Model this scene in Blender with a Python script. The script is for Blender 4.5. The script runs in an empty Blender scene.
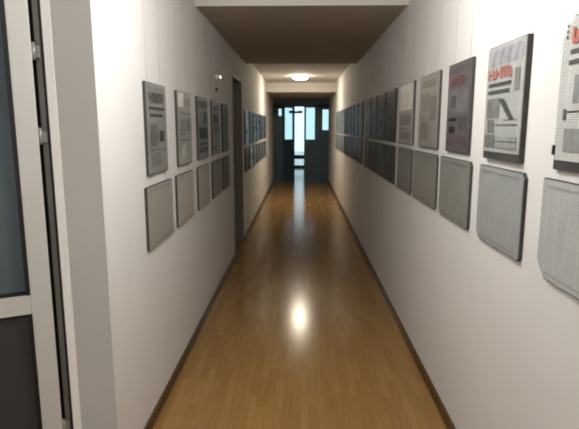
import bpy, bmesh, math, random
from mathutils import Vector, Matrix

scene = bpy.context.scene
COL = scene.collection
rng = random.Random(7)

# ------------------------------------------------------------------ materials
def lin(c):
    return tuple(((v / 255 + 0.055) / 1.055) ** 2.4 if v > 10 else v / 255 / 12.92 for v in c)

_cache = {}
def mat(name, rgb, rough=0.6, spec=0.5, metal=0.0, var=0.06, scale=6.0, bump=0.0, bscale=60.0,
        coat=0.0, coat_rough=0.08, emit=None, estr=0.0):
    if name in _cache:
        return _cache[name]
    m = bpy.data.materials.new(name)
    m.use_nodes = True
    nt = m.node_tree
    b = nt.nodes['Principled BSDF']
    tc = nt.nodes.new('ShaderNodeTexCoord')
    n = nt.nodes.new('ShaderNodeTexNoise')
    n.inputs['Scale'].default_value = scale
    n.inputs['Detail'].default_value = 3
    nt.links.new(tc.outputs['Object'], n.inputs['Vector'])
    r = nt.nodes.new('ShaderNodeValToRGB')
    c = lin(rgb)
    r.color_ramp.elements[0].position = 0.3
    r.color_ramp.elements[1].position = 0.7
    r.color_ramp.elements[0].color = tuple(max(0, v * (1 - var)) for v in c) + (1,)
    r.color_ramp.elements[1].color = tuple(min(1, v * (1 + var)) for v in c) + (1,)
    nt.links.new(n.outputs['Fac'], r.inputs['Fac'])
    nt.links.new(r.outputs['Color'], b.inputs['Base Color'])
    b.inputs['Roughness'].default_value = rough
    b.inputs['Specular IOR Level'].default_value = spec
    b.inputs['Metallic'].default_value = metal
    b.inputs['Coat Weight'].default_value = coat
    b.inputs['Coat Roughness'].default_value = coat_rough
    if bump:
        n2 = nt.nodes.new('ShaderNodeTexNoise')
        n2.inputs['Scale'].default_value = bscale
        n2.inputs['Detail'].default_value = 4
        nt.links.new(tc.outputs['Object'], n2.inputs['Vector'])
        bp = nt.nodes.new('ShaderNodeBump')
        bp.inputs['Strength'].default_value = bump
        bp.inputs['Distance'].default_value = 0.01
        nt.links.new(n2.outputs['Fac'], bp.inputs['Height'])
        nt.links.new(bp.outputs['Normal'], b.inputs['Normal'])
    if emit:
        b.inputs['Emission Color'].default_value = lin(emit) + (1,)
        b.inputs['Emission Strength'].default_value = estr
    _cache[name] = m
    return m

def text_mat(name, paper, ink, cols=5, density=0.45, coat=0.25):
    """paper covered with columns of tiny printed lines"""
    if name in _cache:
        return _cache[name]
    m = bpy.data.materials.new(name)
    m.use_nodes = True
    nt = m.node_tree
    N, L = nt.nodes, nt.links
    b = N['Principled BSDF']
    tc = N.new('ShaderNodeTexCoord')
    mp = N.new('ShaderNodeMapping')
    mp.inputs['Scale'].default_value = (1, 1, 1)
    L.new(tc.outputs['Object'], mp.inputs['Vector'])
    sep = N.new('ShaderNodeSeparateXYZ')
    L.new(mp.outputs['Vector'], sep.inputs['Vector'])
    def math_(op, a, bb):
        q = N.new('ShaderNodeMath'); q.operation = op
        for i, v in enumerate((a, bb)):
            if isinstance(v, (int, float)): q.inputs[i].default_value = v
            elif v is not None: L.new(v, q.inputs[i])
        return q.outputs[0]
    rows = math_('FRACT', math_('MULTIPLY', sep.outputs['Z'], 150.0), 0)
    rowm = math_('GREATER_THAN', rows, 0.42)
    colf = math_('FRACT', math_('MULTIPLY', sep.outputs['X'], cols / 0.40), 0)
    colm = math_('GREATER_THAN', colf, 0.05)
    nz = N.new('ShaderNodeTexNoise')
    nz.inputs['Scale'].default_value = 90
    mp2 = N.new('ShaderNodeMapping'); mp2.inputs['Scale'].default_value = (1, 1, 1.2)
    L.new(tc.outputs['Object'], mp2.inputs['Vector']); L.new(mp2.outputs['Vector'], nz.inputs['Vector'])
    nm = math_('ADD', math_('MULTIPLY', nz.outputs['Fac'], 0.9), 0.3)
    big = N.new('ShaderNodeTexNoise'); big.inputs['Scale'].default_value = 9
    L.new(tc.outputs['Object'], big.inputs['Vector'])
    tot = math_('MULTIPLY', math_('MULTIPLY', rowm, colm), nm)
    tot = math_('MULTIPLY', tot, math_('ADD', big.outputs['Fac'], density))
    tot = math_('MINIMUM', tot, 1.0)
    mx = N.new('ShaderNodeMix'); mx.data_type = 'RGBA'
    L.new(tot, mx.inputs['Factor'])
    mx.inputs['A'].default_value = lin(paper) + (1,)
    mx.inputs['B'].default_value = lin(ink) + (1,)
    L.new(mx.outputs['Result'], b.inputs['Base Color'])
    b.inputs['Roughness'].default_value = 0.45
    b.inputs['Specular IOR Level'].default_value = 0.12 if max(paper) < 100 else 0.5
    b.inputs['Coat Weight'].default_value = coat
    b.inputs['Coat Roughness'].default_value = 0.12
    _cache[name] = m
    return m

def floor_mat():
    m = bpy.data.materials.new('oak_strip_floor')
    m.use_nodes = True
    nt = m.node_tree; N, L = nt.nodes, nt.links
    b = N['Principled BSDF']
    tc = N.new('ShaderNodeTexCoord')
    mp = N.new('ShaderNodeMapping'); mp.inputs['Rotation'].default_value = (0, 0, math.radians(90))
    L.new(tc.outputs['Object'], mp.inputs['Vector'])
    br = N.new('ShaderNodeTexBrick')
    br.inputs['Scale'].default_value = 1.0
    br.inputs['Brick Width'].default_value = 0.34
    br.inputs['Row Height'].default_value = 0.05
    br.inputs['Mortar Size'].default_value = 0.0011
    br.inputs['Mortar Smooth'].default_value = 0.2
    br.inputs['Bias'].default_value = 0.0
    br.offset = 0.37
    br.inputs['Color1'].default_value = lin((162, 126, 76)) + (1,)
    br.inputs['Color2'].default_value = lin((149, 114, 67)) + (1,)
    br.inputs['Mortar'].default_value = lin((132, 96, 52)) + (1,)
    L.new(mp.outputs['Vector'], br.inputs['Vector'])
    mg = N.new('ShaderNodeMapping'); mg.inputs['Scale'].default_value = (40, 3, 1)
    L.new(tc.outputs['Object'], mg.inputs['Vector'])
    gr = N.new('ShaderNodeTexNoise'); gr.inputs['Scale'].default_value = 1.5; gr.inputs['Detail'].default_value = 5
    L.new(mg.outputs['Vector'], gr.inputs['Vector'])
    rp = N.new('ShaderNodeValToRGB')
    rp.color_ramp.elements[0].position = 0.3; rp.color_ramp.elements[0].color = (0.90, 0.89, 0.87, 1)
    rp.color_ramp.elements[1].position = 0.75; rp.color_ramp.elements[1].color = (1.04, 1.03, 1.02, 1)
    L.new(gr.outputs['Fac'], rp.inputs['Fac'])
    mx = N.new('ShaderNodeMix'); mx.data_type = 'RGBA'; mx.blend_type = 'MULTIPLY'
    mx.inputs['Factor'].default_value = 1.0
    L.new(br.outputs['Color'], mx.inputs['A']); L.new(rp.outputs['Color'], mx.inputs['B'])
    L.new(mx.outputs['Result'], b.inputs['Base Color'])
    rg = N.new('ShaderNodeMapRange')
    rg.inputs['To Min'].default_value = 0.15; rg.inputs['To Max'].default_value = 0.20
    L.new(gr.outputs['Fac'], rg.inputs['Value'])
    L.new(rg.outputs['Result'], b.inputs['Roughness'])
    b.inputs['Specular IOR Level'].default_value = 0.24
    return m

def glass_mat(name, tint, gloss=0.10):
    m = bpy.data.materials.new(name)
    m.use_nodes = True
    nt = m.node_tree; N, L = nt.nodes, nt.links
    N.remove(N['Principled BSDF'])
    out = N['Material Output']
    t = N.new('ShaderNodeBsdfTransparent')
    nz = N.new('ShaderNodeTexNoise'); nz.inputs['Scale'].default_value = 3
    rp = N.new('ShaderNodeValToRGB')
    c = lin(tint)
    rp.color_ramp.elements[0].color = tuple(v * 0.96 for v in c) + (1,)
    rp.color_ramp.elements[1].color = c + (1,)
    L.new(nz.outputs['Fac'], rp.inputs['Fac'])
    L.new(rp.outputs['Color'], t.inputs['Color'])
    g = N.new('ShaderNodeBsdfGlossy'); g.inputs['Roughness'].default_value = 0.03
    lw = N.new('ShaderNodeFresnel'); lw.inputs['IOR'].default_value = 1.45
    ml = N.new('ShaderNodeMath'); ml.operation = 'MULTIPLY'; ml.inputs[1].default_value = gloss * 10
    ml.use_clamp = True
    L.new(lw.outputs['Fac'], ml.inputs[0])
    mx = N.new('ShaderNodeMixShader')
    L.new(ml.outputs[0], mx.inputs['Fac'])
    L.new(t.outputs[0], mx.inputs[1]); L.new(g.outputs[0], mx.inputs[2])
    L.new(mx.outputs[0], out.inputs['Surface'])
    return m

M_WALL = mat('white_wall_paint', (224, 223, 221), rough=0.75, spec=0.25, var=0.02, scale=3, bump=0.06, bscale=90)
M_RETURN = mat('return_wall_shade', (196, 196, 193), rough=0.75, spec=0.2, var=0.03, scale=2)  # white wall darkened, shade of the camera-facing end put into colour
M_CEIL = mat('ceiling_paint', (212, 208, 201), rough=0.85, spec=0.15, var=0.03, scale=2)
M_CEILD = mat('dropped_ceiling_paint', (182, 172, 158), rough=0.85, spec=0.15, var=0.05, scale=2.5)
M_FLOOR = floor_mat()
M_BASE = mat('dark_baseboard', (82, 60, 38), rough=0.4, var=0.2, scale=12)
M_UPVC = mat('white_door_profile', (196, 195, 191), rough=0.35, var=0.02)
M_JAMBW = mat('lamplit_white_jamb', (250, 250, 248), rough=0.3, var=0.01)  # whiter than the door profile, lamp light put into the colour
M_GASKGAP = mat('black_gasket_and_gap', (14, 15, 16), rough=0.6)
M_REBATE = mat('grey_door_rebate', (104, 102, 97), rough=0.5, var=0.15)
M_HINGE = mat('hinge_metal', (150, 150, 147), rough=0.3, metal=0.3)
M_DKGLASS = mat('dark_blue_glass', (86, 98, 106), rough=0.12, spec=0.35, var=0.12, scale=1.5)
M_DKPANEL = mat('dark_door_panel', (60, 62, 61), rough=0.45, spec=0.3, var=0.06, scale=2)
M_DOORGREY = mat('grey_door_paint', (92, 90, 79), rough=0.5, var=0.05, scale=2)
M_JAMB = mat('grey_door_jamb', (120, 114, 106), rough=0.6, var=0.04)
M_METAL = mat('brushed_metal', (170, 170, 170), rough=0.3, metal=0.9)
M_FRAME = mat('dark_aluminium_frame', (52, 86, 100), rough=0.4, var=0.08)
M_FRPANEL = mat('dark_lower_door_panel', (56, 78, 90), rough=0.35, var=0.1)
M_PANE = glass_mat('clear_glass', (236, 244, 246), 0.08)
M_BACK = mat('dark_backing', (70, 70, 68), rough=0.6, spec=0.2, var=0.12, scale=14)
M_CORD = mat('grey_cord', (206, 203, 198), rough=0.8)
M_CLIP = mat('dark_clip', (58, 56, 54), rough=0.4, metal=0.5)
M_PAVE = mat('pale_paving', (190, 192, 190), rough=0.8, var=0.08, scale=3)
M_LAMP = mat('lamp_glass_glow', (255, 246, 230), rough=0.4, var=0.0, emit=(255, 240, 215), estr=125.0)
M_LAMPB = mat('lamp_white_rim', (230, 228, 222), rough=0.4)
M_SENSW = mat('white_plastic', (248, 246, 240), rough=0.25, var=0.01, coat=0.5)
M_SENSD = mat('dark_sensor_shadow', (58, 52, 46), rough=0.5)

# ------------------------------------------------------------------ mesh helpers
class MB:
    def __init__(s): s.bm = bmesh.new(); s.mats = []
    def slot(s, m):
        if m is None: return 0
        if m not in s.mats: s.mats.append(m)
        return s.mats.index(m)
    def box(s, x0, y0, z0, x1, y1, z1, m=None, bevel=0.0):
        r = bmesh.ops.create_cube(s.bm, size=1.0)
        mtx = Matrix.Translation(((x0 + x1) / 2, (y0 + y1) / 2, (z0 + z1) / 2)) @ Matrix.Diagonal((abs(x1 - x0), abs(y1 - y0), abs(z1 - z0), 1))
        bmesh.ops.transform(s.bm, matrix=mtx, verts=r['verts'])
        k = s.slot(m)
        fs = {f for v in r['verts'] for f in v.link_faces}
        for f in fs: f.material_index = k
        if bevel:
            es = {e for f in fs for e in f.edges}
            bmesh.ops.bevel(s.bm, geom=list(es), offset=bevel, segments=2, affect='EDGES', profile=0.5)
        return s
    def poly_prism(s, pts, y0, y1, m=None, bevel=0.0):
        """polygon in x,z extruded from y0 (front, smaller) to y1"""
        k = s.slot(m)
        a = [s.bm.verts.new((x, y0, z)) for x, z in pts]
        b = [s.bm.verts.new((x, y1, z)) for x, z in pts]
        n = len(pts)
        fs = [s.bm.faces.new(a), s.bm.faces.new(list(reversed(b)))]
        for i in range(n):
            fs.append(s.bm.faces.new((a[i], b[i], b[(i + 1) % n], a[(i + 1) % n])))
        for f in fs: f.material_index = k
        bmesh.ops.recalc_face_normals(s.bm, faces=fs)
        return s
    def quad(s, x0, z0, x1, z1, y, m=None, shear=0.0):
        k = s.slot(m)
        v = [s.bm.verts.new(p) for p in ((x0, y, z0), (x1, y, z0), (x1 + shear, y, z1), (x0 + shear, y, z1))]
        f = s.bm.faces.new(v); f.material_index = k
        return s
    def poly(s, pts, y, m=None):
        k = s.slot(m)
        f = s.bm.faces.new([s.bm.verts.new((x, y, z)) for x, z in pts]); f.material_index = k
        return s
    def cyl(s, p0, p1, r0, r1=None, m=None, seg=16):
        r1 = r0 if r1 is None else r1
        p0, p1 = Vector(p0), Vector(p1)
        d = p1 - p0
        mtx = Matrix.Translation((p0 + p1) / 2) @ d.to_track_quat('Z', 'Y').to_matrix().to_4x4()
        r = bmesh.ops.create_cone(s.bm, cap_ends=True, segments=seg, radius1=r0, radius2=r1, depth=d.length, matrix=mtx)
        k = s.slot(m)
        for f in {f for v in r['verts'] for f in v.link_faces}:
            f.material_index = k; f.smooth = len(f.verts) == 4
        return s
    def lathe(s, prof, c=(0, 0, 0), seg=32, m=None):
        k = s.slot(m); rings = []
        for r, z in prof:
            if r < 1e-6: rings.append([s.bm.verts.new((c[0], c[1], c[2] + z))])
            else: rings.append([s.bm.verts.new((c[0] + r * math.cos(2 * math.pi * i / seg), c[1] + r * math.sin(2 * math.pi * i / seg), c[2] + z)) for i in range(seg)])
        fs = []
        for a, b in zip(rings, rings[1:]):
            for i in range(seg):
                j = (i + 1) % seg
                if len(a) == 1 and len(b) == 1: continue
                if len(a) == 1: fs.append(s.bm.faces.new((a[0], b[j], b[i])))
                elif len(b) == 1: fs.append(s.bm.faces.new((a[i], a[j], b[0])))
                else: fs.append(s.bm.faces.new((a[i], a[j], b[j], b[i])))
        for f in fs: f.material_index = k; f.smooth = True
        bmesh.ops.recalc_face_normals(s.bm, faces=fs)
        return s
    def build(s, name, m=None, parent=None, loc=(0, 0, 0), rz=0.0):
        me = bpy.data.meshes.new(name)
        s.bm.to_mesh(me); s.bm.free()
        if m is not None and not s.mats: me.materials.append(m)
        for q in s.mats: me.materials.append(q)
        o = bpy.data.objects.new(name, me)
        COL.objects.link(o)
        o.location = loc; o.rotation_euler = (0, 0, rz)
        if parent is not None: o.parent = parent
        return o

def struct(o):
    o['kind'] = 'structure'; return o
def thing(o, label, cat, group=None):
    o['label'] = label; o['category'] = cat
    if group: o['group'] = group
    return o
def empty(name, loc, rz=0.0):
    e = bpy.data.objects.new(name, None); COL.objects.link(e)
    e.location = loc; e.rotation_euler = (0, 0, rz); e.empty_display_size = 0.1
    return e

# ------------------------------------------------------------------ the corridor shell
XL, XR = -0.806, 0.806
YB = -1.6                # lobby back wall
YE = 14.9                # glazed partition
YX = 20.0                # outer glass front
Z1, Z2, Z3, Z4 = 2.568, 2.505, 2.62, 2.385
YD0, YD1, YBM = 4.08, 7.72, 12.05
XS = -2.7                # side room / lobby left wall
YC0, YC1 = 2.04, 2.16    # cross wall left of the corridor mouth

struct(MB().box(XS - .1, YB - .1, -0.1, 1.6, YX + .1, 0.0).build('floor', M_FLOOR))
# right wall, one continuous run
struct(MB().box(XR, YB - .1, 0, XR + .14, YE, 2.8).build('wall_right', M_WALL))
# left wall with the doorway, plus the return that faces the camera
w = MB()
w.box(-0.96, YC0, 0, XL, 6.11, 2.8, M_WALL)
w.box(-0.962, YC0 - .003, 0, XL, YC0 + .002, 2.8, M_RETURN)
w.box(-0.96, 6.11, 2.2, XL, 7.03, 2.8, M_WALL)
w.box(-0.96, 7.03, 0, XL, YE, 2.8, M_WALL)
struct(w.build('wall_left'))
w = MB()
w.box(XS, YC0, 2.36, -0.96, YC1, 2.8)
w.box(XS, YC0, 0, -1.98, YC1, 2.36)
struct(w.build('wall_cross', M_WALL))
struct(MB().box(XS - .1, YB, 0, XS, 5.1, 2.8).build('wall_outer_left', M_WALL))
struct(MB().box(XS, 5.0, 0, -0.96, 5.1, 2.8).build('wall_side_room', M_WALL))
struct(MB().box(XS - .1, YB - .1, 0, XR, YB, 2.8).build('wall_back', M_WALL))
# ceilings
struct(MB().box(XS - .1, YB - .1, Z1, XR + .14, YD0, 2.85).build('ceiling', M_CEIL))
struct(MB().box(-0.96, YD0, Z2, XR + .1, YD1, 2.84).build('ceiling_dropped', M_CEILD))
struct(MB().box(XS - .1, YD0, 2.66, -0.96, 5.1, 2.85).build('ceiling_side_room', M_CEIL))
struct(MB().box(-0.96, YD1, Z3, XR + .1, YBM, 2.84).build('ceiling_far', M_CEIL))
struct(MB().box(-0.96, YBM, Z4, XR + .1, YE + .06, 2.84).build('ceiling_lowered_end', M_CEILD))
# thin white edging on the step where the dropped ceiling starts
struct(MB().box(XL, YD0 - .012, Z2 - .004, XR, YD0, Z1).build('trim_1', M_CEIL))
struct(MB().box(XL, YBM - .012, Z4 - .004, XR, YBM, Z3 - .03).build('trim_2', M_CEIL))
# baseboards
BH, BT = 0.062, 0.014
b = MB(); b.box(XR - BT, YB, 0, XR, YE, BH); struct(b.build('baseboard_right', M_BASE))
b = MB(); b.box(XL, YC0, 0, XL + BT, 6.05, BH); b.box(XL, 7.09, 0, XL + BT, YE, BH); struct(b.build('baseboard_left', M_BASE))

# door in the left wall, closed and set back
d = MB().box(-0.945, 6.13, 0.005, -0.905, 7.01, 2.185)
d = struct(d.build('door_2', M_DOORGREY))
f = MB()
f.box(-0.955, 6.11, 0, XL + .006, 6.135, 2.2); f.box(-0.955, 7.005, 0, XL + .006, 7.03, 2.2); f.box(-0.955, 6.135, 2.18, XL + .006, 7.005, 2.2)
f.build('door_frame', M_JAMB, d)
h = MB(); h.cyl((-0.905, 6.93, 1.05), (-0.86, 6.93, 1.05), .009); h.cyl((-0.862, 6.935, 1.05), (-0.862, 6.82, 1.05), .009)
h.box(-0.905, 6.905, .97, -0.9, 6.955, 1.13)
h.build('door_handle', M_METAL, d)
struct(MB().box(-1.0, 6.0, 0, -0.962, 7.14, 2.3).build('light_block_behind_door', M_WALL))  # unseen block added behind the door to keep outside light from leaking

# glazed door leaf at the corridor mouth, ajar towards the camera
AX, AY = -1.047, 2.035
ang = math.radians(180 + 28)
LW, LH = 0.86, 2.30
def leaf():
    # local x runs away from the hinge edge, local y is depth, z up
    fr = MB()
    T0, T1 = -0.03, 0.03
    sw = 0.080
    fr.box(0, T0, 0.02, sw, T1, LH, bevel=.004)
    fr.box(LW - sw, T0, 0.02, LW, T1, LH, bevel=.004)
    fr.box(sw, T0, 0.02, LW - sw, T1, 0.13)
    fr.box(sw, T0, LH - .09, LW - sw, T1, LH)
    fr.box(sw, T0, 0.842, LW - sw, T1, 0.922)
    o = struct(fr.build('door_1', M_UPVC, None, (AX, AY, 0), ang))
    g = MB().box(sw + .012, -.008, 0.934, LW - sw - .012, .008, LH - .1); g.build('glass_pane', M_DKGLASS, o)
    g = MB().box(sw + .012, -.012, 0.142, LW - sw - .012, .012, 0.83); g.build('lower_panel', M_DKPANEL, o)
    k = MB()
    for (za, zb) in ((0.13, 0.842), (0.922, LH - .09)):
        k.box(sw - .002, -.032, za, sw + .014, .032, zb); k.box(LW - sw - .014, -.032, za, LW - sw + .002, .032, zb)
        k.box(sw + .014, -.026, za, LW - sw - .014, .026, za + .012); k.box(sw + .014, -.026, zb - .012, LW - sw - .014, .026, zb)
    k.build('gasket', M_GASKGAP, o)
    return o
door1 = leaf()
fr = MB()
fr.box(-1.000, YC0 - .004, 0, -0.962, YC1, 2.36, M_JAMBW, bevel=.003)          # white jamb, lamp light in its colour
fr.box(-1.98, YC0 - .02, 2.315, -1.0, YC1, 2.36, M_UPVC)
fr.box(-1.98, YC0 - .02, 0, -1.945, YC1, 2.315, M_UPVC)
o = struct(fr.build('trim_3', M_UPVC))
rb = MB()
rb.box(-1.012, YC0 + .005, 0, -1.0, YC1, 2.315, M_GASKGAP)  # black strip, shade of the gap by the jamb put in as colour
rb.box(-1.033, YC0 + .0, 0, -1.012, YC1, 2.315, M_REBATE)
rb.box(-1.062, YC0 + .02, 0, -1.033, YC1, 2.315, M_GASKGAP)  # gap on the hinge side, its shade painted as a black strip
rb.build('door_rebate', None, o)
for z in (1.885, 1.56, 0.30):
    hg = MB()
    hg.cyl((-1.036, YC0 - .012, z - .03), (-1.036, YC0 - .012, z + .03), .008)
    hg.cyl((-1.036, YC0 - .012, z + .03), (-1.036, YC0 - .012, z + .036), .008, .004)
    hg.box(-1.034, YC0 - .014, z - .022, -1.014, YC0 + .002, z + .022)
    hg.build('hinge', M_HINGE, o)

# ------------------------------------------------------------------ glazed partition and outer glass front
p = MB()
PT = 0.06
def bar(x0, x1, z0, z1, q=p, y=YE, m=None): q.box(x0, y, z0, x1, y + PT, z1, m)
bar(XL, -0.645, 0, 2.205); bar(-0.56, -0.525, 0, 2.205)
bar(0.45, 0.615, 0, 2.205)
bar(0.79, XR, 0, 2.205)
bar(XL, XR, 2.16, Z4 + .02)
bar(-0.645, -0.56, 0, 1.9); bar(-0.645, -0.56, 2.1, 2.205)
bar(0.615, 0.79, 0, 1.5); bar(0.615, 0.79, 2.08, 2.205)
win = struct(p.build('window_1', M_FRAME))
for (x0, x1, z0, z1) in ((-0.645, -0.56, 1.9, 2.1), (0.615, 0.79, 1.5, 2.08)):
    MB().box(x0, YE + .02, z0, x1, YE + .028, z1).build('glass_pane', M_PANE, win)

def gdoor(name, width, loc, rz, flip=1):
    q = MB()
    x = lambda a: a * flip
    def bx(a, b_, z0, z1, y0=-.022, y1=.022, mb=None): (mb or q).box(min(x(a), x(b_)), y0, z0, max(x(a), x(b_)), y1, z1)
    sw = .055
    bx(0, sw, .002, 2.2); bx(width - sw, width, .002, 2.2)
    bx(sw, width - sw, .002, .12); bx(sw, width - sw, 2.13, 2.2); bx(sw, width - sw, 1.16, 1.23)
    o = struct(q.build(name, M_FRAME, None, loc, rz))
    g = MB(); bx(sw, width - sw, 1.23, 2.13, -.004, .004, g); g.build('glass_pane', M_PANE, o)
    g = MB(); bx(sw, width - sw, .12, 1.16, -.012, .012, g); g.build('lower_panel', M_FRPANEL, o)
    g = MB()
    for s in (-1, 1):
        g.cyl((x(width - .03), s * .022, 1.12), (x(width - .03), s * .06, 1.12), .008)
        g.cyl((x(width - .03), s * .06, 1.12), (x(width - .14), s * .06, 1.12), .009)
    g.build('door_handle', M_METAL, o)
    return o
gdoor('door_3', 0.40, (-0.522, YE + .05, 0), math.radians(36), 1)     # left leaf, opened away
gdoor('door_4', 0.36, (0.45, YE + .03, 0), 0, -1)                      # right leaf, shut

# vestibule
VX0, VX1 = -1.3, 1.3
M_VEST = mat('grey_vestibule_paint', (150, 156, 160), rough=0.7, var=0.03)
struct(MB().box(VX0 - .1, YE + .0, 0, VX0, YX + .1, 2.8).build('wall_vestibule_left', M_VEST))
struct(MB().box(VX1, YE + .0, 0, VX1 + .1, YX + .1, 2.8).build('wall_vestibule_right', M_VEST))
v = MB(); v.box(VX0, YE, 0, -0.96, YE + .06, 2.8); v.box(XR + .14, YE, 0, VX1, YE + .06, 2.8)
struct(v.build('wall_vestibule_front', M_VEST))
struct(MB().box(VX0 - .1, YE + .06, 2.5, VX1 + .1, YX + .1, 2.8).build('ceiling_vestibule', M_CEIL))
q = MB()
for x0, x1 in ((VX0, -1.22), (-0.33, -0.27), (0.13, 0.19), (1.22, VX1)):
    q.box(x0, YX, 0, x1, YX + .06, 2.5)
q.box(VX0, YX, 2.42, VX1, YX + .06, 2.5); q.box(VX0, YX, 0.0, VX1, YX + .06, .10); q.box(VX0, YX, .35, VX1, YX + .06, .50)
q.box(-0.46, YX - .005, 2.1, 0.05, YX + .065, 2.18)
w2 = struct(q.build('window_2', M_FRAME))
for x0, x1 in ((-1.22, -0.33), (-0.27, 0.13), (0.19, 1.22)):
    for z0, z1 in ((.10, .35), (.50, 2.42)):
        MB().box(x0, YX + .026, z0, x1, YX + .032, z1).build('glass_pane', M_PANE, w2)
cl = MB(); cl.box(-0.46, YX - .06, 2.10, -0.28, YX, 2.20); cl.box(-0.10, YX - .06, 2.11, 0.04, YX, 2.2)
cl.build('door_closer', M_GASKGAP, w2)
struct(MB().box(-8, YX + .1, -0.12, 8, 34, -0.02).build('ground', M_PAVE))

# ------------------------------------------------------------------ printed panels on both walls
def chamfer(x0, z0, x1, z1, c):
    bl, br_, tr, tl = c
    pts = []
    pts += [(x0, z0 + bl), (x0 + bl, z0)] if bl else [(x0, z0)]
    pts += [(x1 - br_, z0), (x1, z0 + br_)] if br_ else [(x1, z0)]
    pts += [(x1, z1 - tr), (x1 - tr, z1)] if tr else [(x1, z1)]
    pts += [(x0 + tl, z1), (x0, z1 - tl)] if tl else [(x0, z1)]
    return pts

def shade(rgb, k): return tuple(max(0, min(255, int(v * k))) for v in rgb)
def tone(rgb, coat=0.25):
    return mat('print_%d_%d_%d' % rgb, rgb, rough=0.5, spec=0.12 if max(rgb) < 100 else 0.5, var=0.2, scale=25, coat=(0.05 if max(rgb) < 100 else coat), coat_rough=0.12)

def letters(pg, x0, z0, x1, z1, y, m, n, r):
    """a run of heavy, unreadable letter strokes"""
    w = (x1 - x0) / n
    for i in range(n):
        a = x0 + i * w
        k = r.choice((0, 1, 2))
        pg.quad(a + .08 * w, z0, a + .36 * w, z1, y, m)
        if k == 0:
            pg.quad(a + .36 * w, z0, a + .85 * w, z0 + .25 * (z1 - z0), y, m)
            pg.quad(a + .6 * w, z0 + .3 * (z1 - z0), a + .85 * w, z0 + .75 * (z1 - z0), y, m)
        elif k == 1:
            pg.quad(a + .36 * w, z1 - .25 * (z1 - z0), a + .85 * w, z1, y, m)
            pg.quad(a + .62 * w, z0, a + .85 * w, z0 + .7 * (z1 - z0), y, m)
        else:
            pg.quad(a + .36 * w, z0 + .4 * (z1 - z0), a + .8 * w, z0 + .6 * (z1 - z0), y, m)

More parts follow.
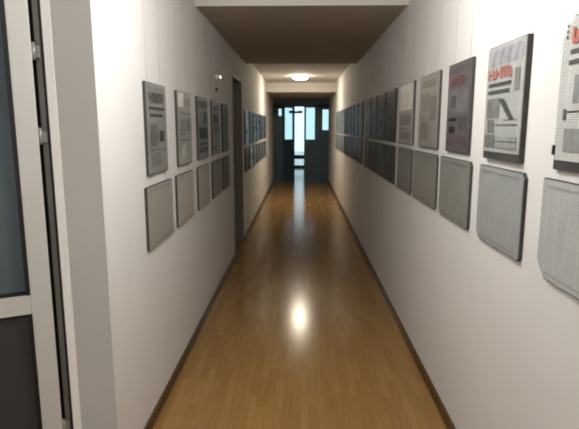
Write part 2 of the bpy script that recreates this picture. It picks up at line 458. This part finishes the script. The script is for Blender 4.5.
def page_content(pg, W, z0, z1, style, r, yf):
    """printing on the front of a page: x from -W/2 to W/2, z0..z1"""
    H = z1 - z0
    X = lambda u: -W / 2 + u * W
    Z = lambda v: z1 - v * H           # v runs down from the top
    lay = [yf]
    def q(u0, v0, u1, v1, m, sh=0.0):
        lay[0] -= 0.00012
        pg.quad(X(u0), Z(v1), X(u1), Z(v0), lay[0], m, sh)
    ink, mid = style['ink'], style['mid']
    yl = yf - .004
    kind = style['kind']
    if kind == 'glaretop':         # glare painted as a pale upper half
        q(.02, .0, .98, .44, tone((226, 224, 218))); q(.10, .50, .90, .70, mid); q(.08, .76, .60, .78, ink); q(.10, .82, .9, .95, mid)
    elif kind == 'glarecorner':  # glare painted as a pale block in one corner
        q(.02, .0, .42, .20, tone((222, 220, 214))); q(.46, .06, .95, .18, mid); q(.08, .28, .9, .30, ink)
        q(.10, .36, .50, .60, mid); q(.58, .36, .92, .54, tone((120, 119, 115))); q(.12, .66, .88, .68, ink); q(.14, .74, .52, .93, tone((188, 187, 182)))
    elif kind == 'plain':
        q(.10, .06, .86, .16, mid); q(.12, .24, .55, .50, mid); q(.62, .30, .9, .62, mid); q(.12, .66, .55, .9, mid)
    elif kind == 'red_a':           # nearest page: white strip, red title, two headlines
        red = tone((200, 112, 96))
        letters(pg, X(.12), Z(.175), X(.92), Z(.055), yl, red, 7, r)
        for v in (.03, .07, .11): q(.035, v, .06, v + .022, ink)
        q(.11, .215, .93, .25, ink); q(.10, .29, .75, .325, ink)
        q(.20, .40, .96, .60, mid); q(.30, .44, .70, .58, tone((104, 104, 104)))
        q(.10, .655, .95, .665, ink); q(.08, .64, .125, .72, ink)
        q(.42, .72, .62, .92, tone((96, 98, 98))); q(.12, .78, .36, .95, mid); q(.66, .78, .95, .95, mid)
    elif kind == 'red_b':         # photo strip on top, red title, slanted figure below
        q(.03, .015, .97, .17, tone((158, 158, 164)))
        for u in (.12, .34, .56, .76): q(u, .02, u + .07, .165, tone((136, 136, 142)), .03)
        red = tone((184, 112, 102))
        letters(pg, X(.04), Z(.30), X(.74), Z(.19), yl, red, 6, r)
        q(.80, .24, .93, .44, tone((124, 124, 122)))
        q(.06, .34, .72, .375, ink); q(.06, .41, .68, .445, ink)
        q(.05, .49, .42, .68, mid)
        pg.poly([(X(.42), Z(.50)), (X(.56), Z(.50)), (X(.84), Z(.69)), (X(.74), Z(.70))], yl, ink)
        q(.50, .70, .95, .705, ink)
        q(.10, .70, .30, .83, tone((112, 114, 112))); q(.34, .745, .95, .755, ink)
        q(.04, .85, .34, .975, tone((112, 114, 112))); q(.36, .86, .95, .975, tone((148, 152, 150)))
        q(.36, .905, .95, .915, ink)
    elif kind == 'photo':         # dark page, one big picture with a dull reddish title
        q(.04, .03, .96, .10, tone((96, 88, 92)))
        letters(pg, X(.08), Z(.24), X(.80), Z(.13), yl, tone((132, 80, 86)), 6, r)
        q(.06, .30, .94, .56, tone((108, 106, 110))); q(.18, .36, .42, .50, tone((84, 80, 84)))
        q(.55, .60, .92, .76, tone((84, 82, 84))); q(.10, .62, .48, .66, ink)
        q(.14, .72, .40, .80, ink); q(.06, .84, .94, .96, tone((92, 80, 84)))
    elif kind == 'bars':          # grey page with heavy dark title lines
        q(.05, .02, .95, .12, tone((128, 127, 124)))
        letters(pg, X(.08), Z(.20), X(.86), Z(.09), yl, ink, 7, r)
        q(.06, .25, .92, .285, ink); q(.10, .33, .80, .365, ink)
        q(.56, .52, .84, .66, ink); q(.08, .45, .48, .70, mid)
        q(.08, .74, .92, .75, ink); q(.10, .78, .60, .94, tone((118, 117, 114)))
    else:                          # any other page
        if r.random() < .6:
            letters(pg, X(.08), Z(.17), X(.84), Z(.06), yf, ink, 6, r)
        else:
            q(.05, .04, .95, .15, mid)
        v = .22
        while v < .90:
            h_ = r.choice((.03, .09, .16, .2))
            h_ = min(h_, .95 - v)
            u0 = r.choice((.06, .06, .36, .52)); u1 = r.choice((.48, .70, .94))
            if u1 <= u0 + .1: u1 = .94
            q(u0, v, u1, v + h_, ink if h_ < .05 else r.choice((mid, ink, mid)))
            v += h_ + r.choice((.04, .07))

ORD = ['nearest', 'second', 'third', 'fourth', 'fifth', 'sixth', 'seventh', 'eighth', 'ninth', 'tenth', 'eleventh',
       'twelfth', 'thirteenth', 'fourteenth', 'fifteenth', 'sixteenth', 'seventeenth']

def panel(side, y0, y1, z0, z1, upper, paper, ink, mid, kind, label, group, seed, fine=True, corners=(0, 0, 0, 0), above=1.45):
    W = y1 - y0; yc = (y0 + y1) / 2
    X = XR if side == 'right' else XL
    rz = math.radians(-90 if side == 'right' else 90)
    name = 'newspaper_panel' if upper else 'text_panel'
    t = empty(name, (X, yc, z0), rz)
    thing(t, label, 'panel', group)
    H = z1 - z0
    D = (0.019 if kind == 'red_b' else 0.013) if side == 'right' else 0.015
    MB().poly_prism(chamfer(-W / 2, 0, W / 2, H, corners), -D, 0).build('backing_board', M_BACK, t)
    pg = MB()
    mt = text_mat('text_%d_%d_%d_%s' % (paper + (kind,)), paper, ink, 5 if upper else 6, 0.10 if upper else 0.22, 0.06 if max(paper) < 100 else 0.2)
    lo = .030 if kind in ('red_a', 'red_b') else .006 if upper else .004
    ins = .003
    cs = tuple(max(0, c - .002) for c in corners)
    pg.poly_prism(chamfer(-W / 2 + ins, lo, W / 2 - ins, H - ins, cs), -D - .003, -D, mt)
    r = random.Random(seed)
    sty = {'ink': tone(ink), 'mid': tone(tuple((a * 2 + b_ * 3) // 5 for a, b_ in zip(paper, ink))), 'kind': kind}
    if kind != 'text':
        page_content(pg, W - .02, lo + .008, H - .01, sty, r, -D - .0042)
    else:
        pg.quad(-W / 2 + .03, H - .028, W / 2 - .04, H - .020, -D - .0042, sty['mid'])
        pg.quad(-W / 2 + .06, .02, W / 2 - .06, .024, -D - .0042, sty['mid'])
    pg.build('printed_page', None, t)
    top = ((Z1 if yc < YD0 else Z2 if yc < YD1 else Z3 if yc < YBM else Z4) if upper else above) - z0
    for s in (-1, 1):
        c = MB(); c.cyl((s * W * .33, -.007, H - .01), (s * W * .33, -.004, top), .0009, seg=6)
        c.build('hanging_cord', M_CORD, t)
    if upper and fine and seed == 100:
        for s in (-1, 1):
            c = MB(); c.box(s * (W / 2 - .004) - .007, -D - .008, lo + .015, s * (W / 2 - .004) + .007, -D + .004, lo + .045, bevel=.002)
            c.build('clip', M_CLIP, t)
    return t

UZ0, UZ1, LZ0, LZ1 = 1.468, 1.918, 1.112, 1.436
# right wall: (near, far) for the upper and the lower panel of each column
right_cols = [((1.20, 1.625), (1.19, 1.675)), ((1.865, 2.235), (1.82, 2.275)), ((2.455, 2.835), (2.405, 2.92)),
              ((3.02, 3.50), (3.005, 3.62)), ((3.69, 4.20), (3.70, 4.22))]
for y, y2 in ((4.38, 4.83), (4.92, 5.36), (5.44, 5.87), (5.94, 6.42), (6.72, 7.16), (7.25, 7.70), (7.80, 8.25), (8.35, 8.80),
              (8.90, 9.36), (9.50, 9.97), (10.10, 10.57), (10.70, 11.17), (11.30, 11.77)):
    right_cols.append(((y, y2), (y - .01, y2 + .01)))
GU, GL = 'upper row of newspaper panels on the right wall', 'lower row of text panels on the right wall'
upper_r = [((212, 216, 213), (88, 90, 90), 'red_a', 'pale newspaper panel with red title, cut off by the right edge of the photo'),
           ((186, 190, 187), (76, 78, 78), 'red_b', 'pale newspaper panel with red title and slanted dark figure, upper right wall'),
           ((104, 98, 102), (44, 40, 44), 'photo', 'dark purplish newspaper panel in upper row, right wall, third from the camera'),
           ((158, 154, 148), (104, 100, 96), 'plain', 'beige-grey newspaper panel in upper row, right wall, fourth from the camera'),
           ((176, 172, 166), (96, 95, 92), 'glaretop', 'grey newspaper panel with painted glare on top, upper right wall, fifth from the camera')]
lower_r = [((196, 199, 198), (128, 131, 130), 'pale grey text panel with clipped corner, cut off by the photo\'s right edge'),
           ((172, 176, 176), (112, 116, 116), 'grey text panel below the newspaper panel with the slanted dark figure'),
           ((148, 150, 144), (92, 94, 90), 'grey text panel below the dark purplish newspaper panel on right wall'),
           ((144, 144, 138), (92, 92, 88), 'grey text panel in lower row, right wall, fourth from the camera'),
           ((124, 124, 120), (84, 84, 80), 'grey text panel in lower row, right wall, fifth from the camera')]
for i, (u, l) in enumerate(right_cols):
    fine = i < 8
    if i < 5:
        pap, ink, kind, lab = upper_r[i]
        lpap, link, llab = lower_r[i]
    else:
        dark = i < 14  # mid panels get dark reflections painted as paper tone, far ones pale window light
        k = len(right_cols) - 1 - i
        where = f'{ORD[i]} from the camera' if i < 9 else f'{ORD[k]} from the far end' if k else 'last before the glazed doors'
        pap = ((44, 46, 48), (62, 62, 62), (36, 39, 42), (84, 82, 79))[(0, 1, 2, 0, 3, 0, 2, 1, 0)[i - 5]] if dark else rng.choice(((150, 156, 158), (168, 172, 174)))
        ink = (26, 27, 30) if dark else (90, 96, 102); kind = 'misc'
        lpap = ((66, 68, 69), (52, 55, 57), (60, 63, 64))[i % 3] if dark else (150, 154, 156); link = (44, 46, 48) if dark else (100, 104, 108)
        lab = f"{'dark' if dark else 'pale grey'} newspaper panel with painted reflection, upper row, right wall, {where}"
        llab = f"{'dark' if dark else 'pale grey'} text panel with painted reflection, lower row, right wall, {where}"
    cu = (0, 0, 0, .055) if i == 0 else (0, 0, 0, .012) if i == 1 else (0, 0, 0, 0)
    cl_ = (.05, .05, .0, .0) if i == 0 else (.03, .012, .02, .0) if i in (1, 2, 3) else (0, 0, 0, 0)
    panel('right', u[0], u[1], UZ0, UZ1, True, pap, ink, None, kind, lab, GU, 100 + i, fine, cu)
    panel('right', l[0], l[1], LZ0, LZ1, False, lpap, link, None, 'text', llab, GL, 200 + i, fine, cl_, above=1.46)

left_cols = [((2.64, 3.022), (2.59, 3.10)), ((3.305, 3.708), (3.235, 3.72)), ((3.95, 4.37), (3.92, 4.38)),
             ((4.60, 5.03), (4.57, 5.05)), ((5.20, 5.60), (5.18, 5.62))]
for y in (7.30, 7.95, 8.60, 9.25, 9.90, 10.55, 11.20):
    left_cols.append(((y, y + .48), (y - .01, y + .49)))
GU, GL = 'upper row of newspaper panels on the left wall', 'lower row of text panels on the left wall'
upper_l = [((152, 152, 148), (70, 70, 68), 'bars', 'grey newspaper panel with heavy dark title lines, nearest on the left wall'),
           ((166, 166, 161), (108, 108, 104), 'glarecorner', 'grey newspaper panel with glare painted on a corner, left wall, second from the camera'),
           ((116, 118, 117), (52, 54, 54), 'misc', 'dark grey newspaper panel in upper row, left wall, third from the camera'),
           ((136, 137, 134), (64, 66, 66), 'misc', 'grey newspaper panel below the round white sensor on the left wall'),
           ((84, 86, 86), (44, 46, 46), 'misc', 'dark newspaper panel in upper row, left wall, last before the doorway')]
lower_l = [((172, 173, 164), (122, 122, 114), 'grey-green text panel in lower row, nearest on the left wall'),
           ((188, 187, 180), (142, 141, 134), 'pale grey text panel in lower row, left wall, second from the camera'),
           ((184, 182, 176), (130, 128, 122), 'pale grey text panel in lower row, left wall, third from the camera'),
           ((124, 122, 118), (72, 71, 68), 'dark grey text panel in lower row, left wall, fourth from the camera'),
           ((96, 94, 90), (54, 53, 51), 'dark grey text panel in lower row, left wall, last before the doorway')]
for i, (u, l) in enumerate(left_cols):
    if i < 5:
        pap, ink, kind, lab = upper_l[i]; lpap, link, llab = lower_l[i]
    else:
        pap, ink, kind = rng.choice(((84, 92, 102), (98, 108, 118), (76, 82, 90))), (46, 50, 56), 'misc'
        lpap, link = ((70, 72, 74), (44, 46, 48)) if i == 5 else ((120, 122, 124), (70, 72, 74))
        k = ORD[i - 5] if i > 5 else 'first'
        lab = f"bluish grey newspaper panel in upper row, left wall, {k} past the doorway"
        llab = f"{'dark' if i == 5 else 'grey'} text panel in lower row, left wall, {k} past the doorway"
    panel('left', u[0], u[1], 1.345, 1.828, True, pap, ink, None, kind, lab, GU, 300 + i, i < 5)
    panel('left', l[0], l[1], .952, 1.287, False, lpap, link, None, 'text', llab, GL, 400 + i, i < 5, above=1.335)

# small round sensor on the left wall above the panels
s = empty('wall_sensor', (XL, 4.93, 2.06), math.radians(90))
thing(s, 'small round white sensor on left wall above the newspaper panels', 'sensor')
def disc(r, d, z, name, m):
    q = MB(); q.cyl((0, 0, z), (0, -d * .6, z), r, r); q.cyl((0, -d * .6, z), (0, -d, z), r, r * .6)
    return q.build(name, m, s)
disc(.026, .05, 0, 'sensor_dome', M_SENSW)
disc(.018, .02, -.115, 'sensor_shadow', M_SENSD)  # dark disc standing in for the sensor's shadow on the wall

# ceiling lamp at the far end
L = empty('ceiling_lamp', (-0.02, 10.75, Z3))
thing(L, 'round glowing white ceiling lamp at the far end of the corridor', 'lamp')
MB().lathe([(0, 0), (.17, 0), (.175, -.012), (.165, -.022), (0, -.022)]).build('lamp_base', M_LAMPB, L)
MB().lathe([(.155, -.022), (.15, -.04), (.12, -.062), (.07, -.076), (0, -.08)]).build('lamp_shade', M_LAMP, L)

# ------------------------------------------------------------------ lights, world, camera
def point(name, loc, power, col, rad=.12):
    l = bpy.data.lights.new(name, 'POINT'); l.energy = power; l.color = col; l.shadow_soft_size = rad
    o = bpy.data.objects.new(name, l); COL.objects.link(o); o.location = loc
    return o
point('near_ceiling_light', (0.0, 2.0, 2.40), 44, (1.0, 0.98, 0.95), .14)
point('lobby_fill_light', (-0.9, -0.4, 2.40), 42, (0.97, 0.98, 1.0), .14)  # added unseen fill, brightens the wall end and jamb facing the camera

wd = bpy.data.worlds.new('World'); scene.world = wd
wd.use_nodes = True
bg = wd.node_tree.nodes['Background']
bg.inputs['Color'].default_value = lin((214, 232, 240)) + (1,)
bg.inputs['Strength'].default_value = 2.1

F = 510.0
px, py, cx, cy = 301.0, 126.5, 289.5, 214.5
pitch = math.atan((cy - py) / F)
yaw = math.atan((px - cx) / (F / math.cos(pitch)))
cam = bpy.data.cameras.new('camera'); co = bpy.data.objects.new('camera', cam); COL.objects.link(co)
cam.sensor_fit = 'HORIZONTAL'; cam.sensor_width = 36.0; cam.lens = 36.0 * F / 579
co.location = (0, 0, 1.6)
co.rotation_euler = (math.pi / 2 - pitch, 0, yaw)
cam.clip_start = 0.05
scene.camera = co
scene.view_settings.view_transform = 'Standard'
scene.view_settings.look = 'None'
scene.view_settings.exposure = 0.0
scene.cycles.filter_width = 2.0
scene.cycles.use_denoising = True
scene.cycles.max_bounces = 10
scene.cycles.diffuse_bounces = 6
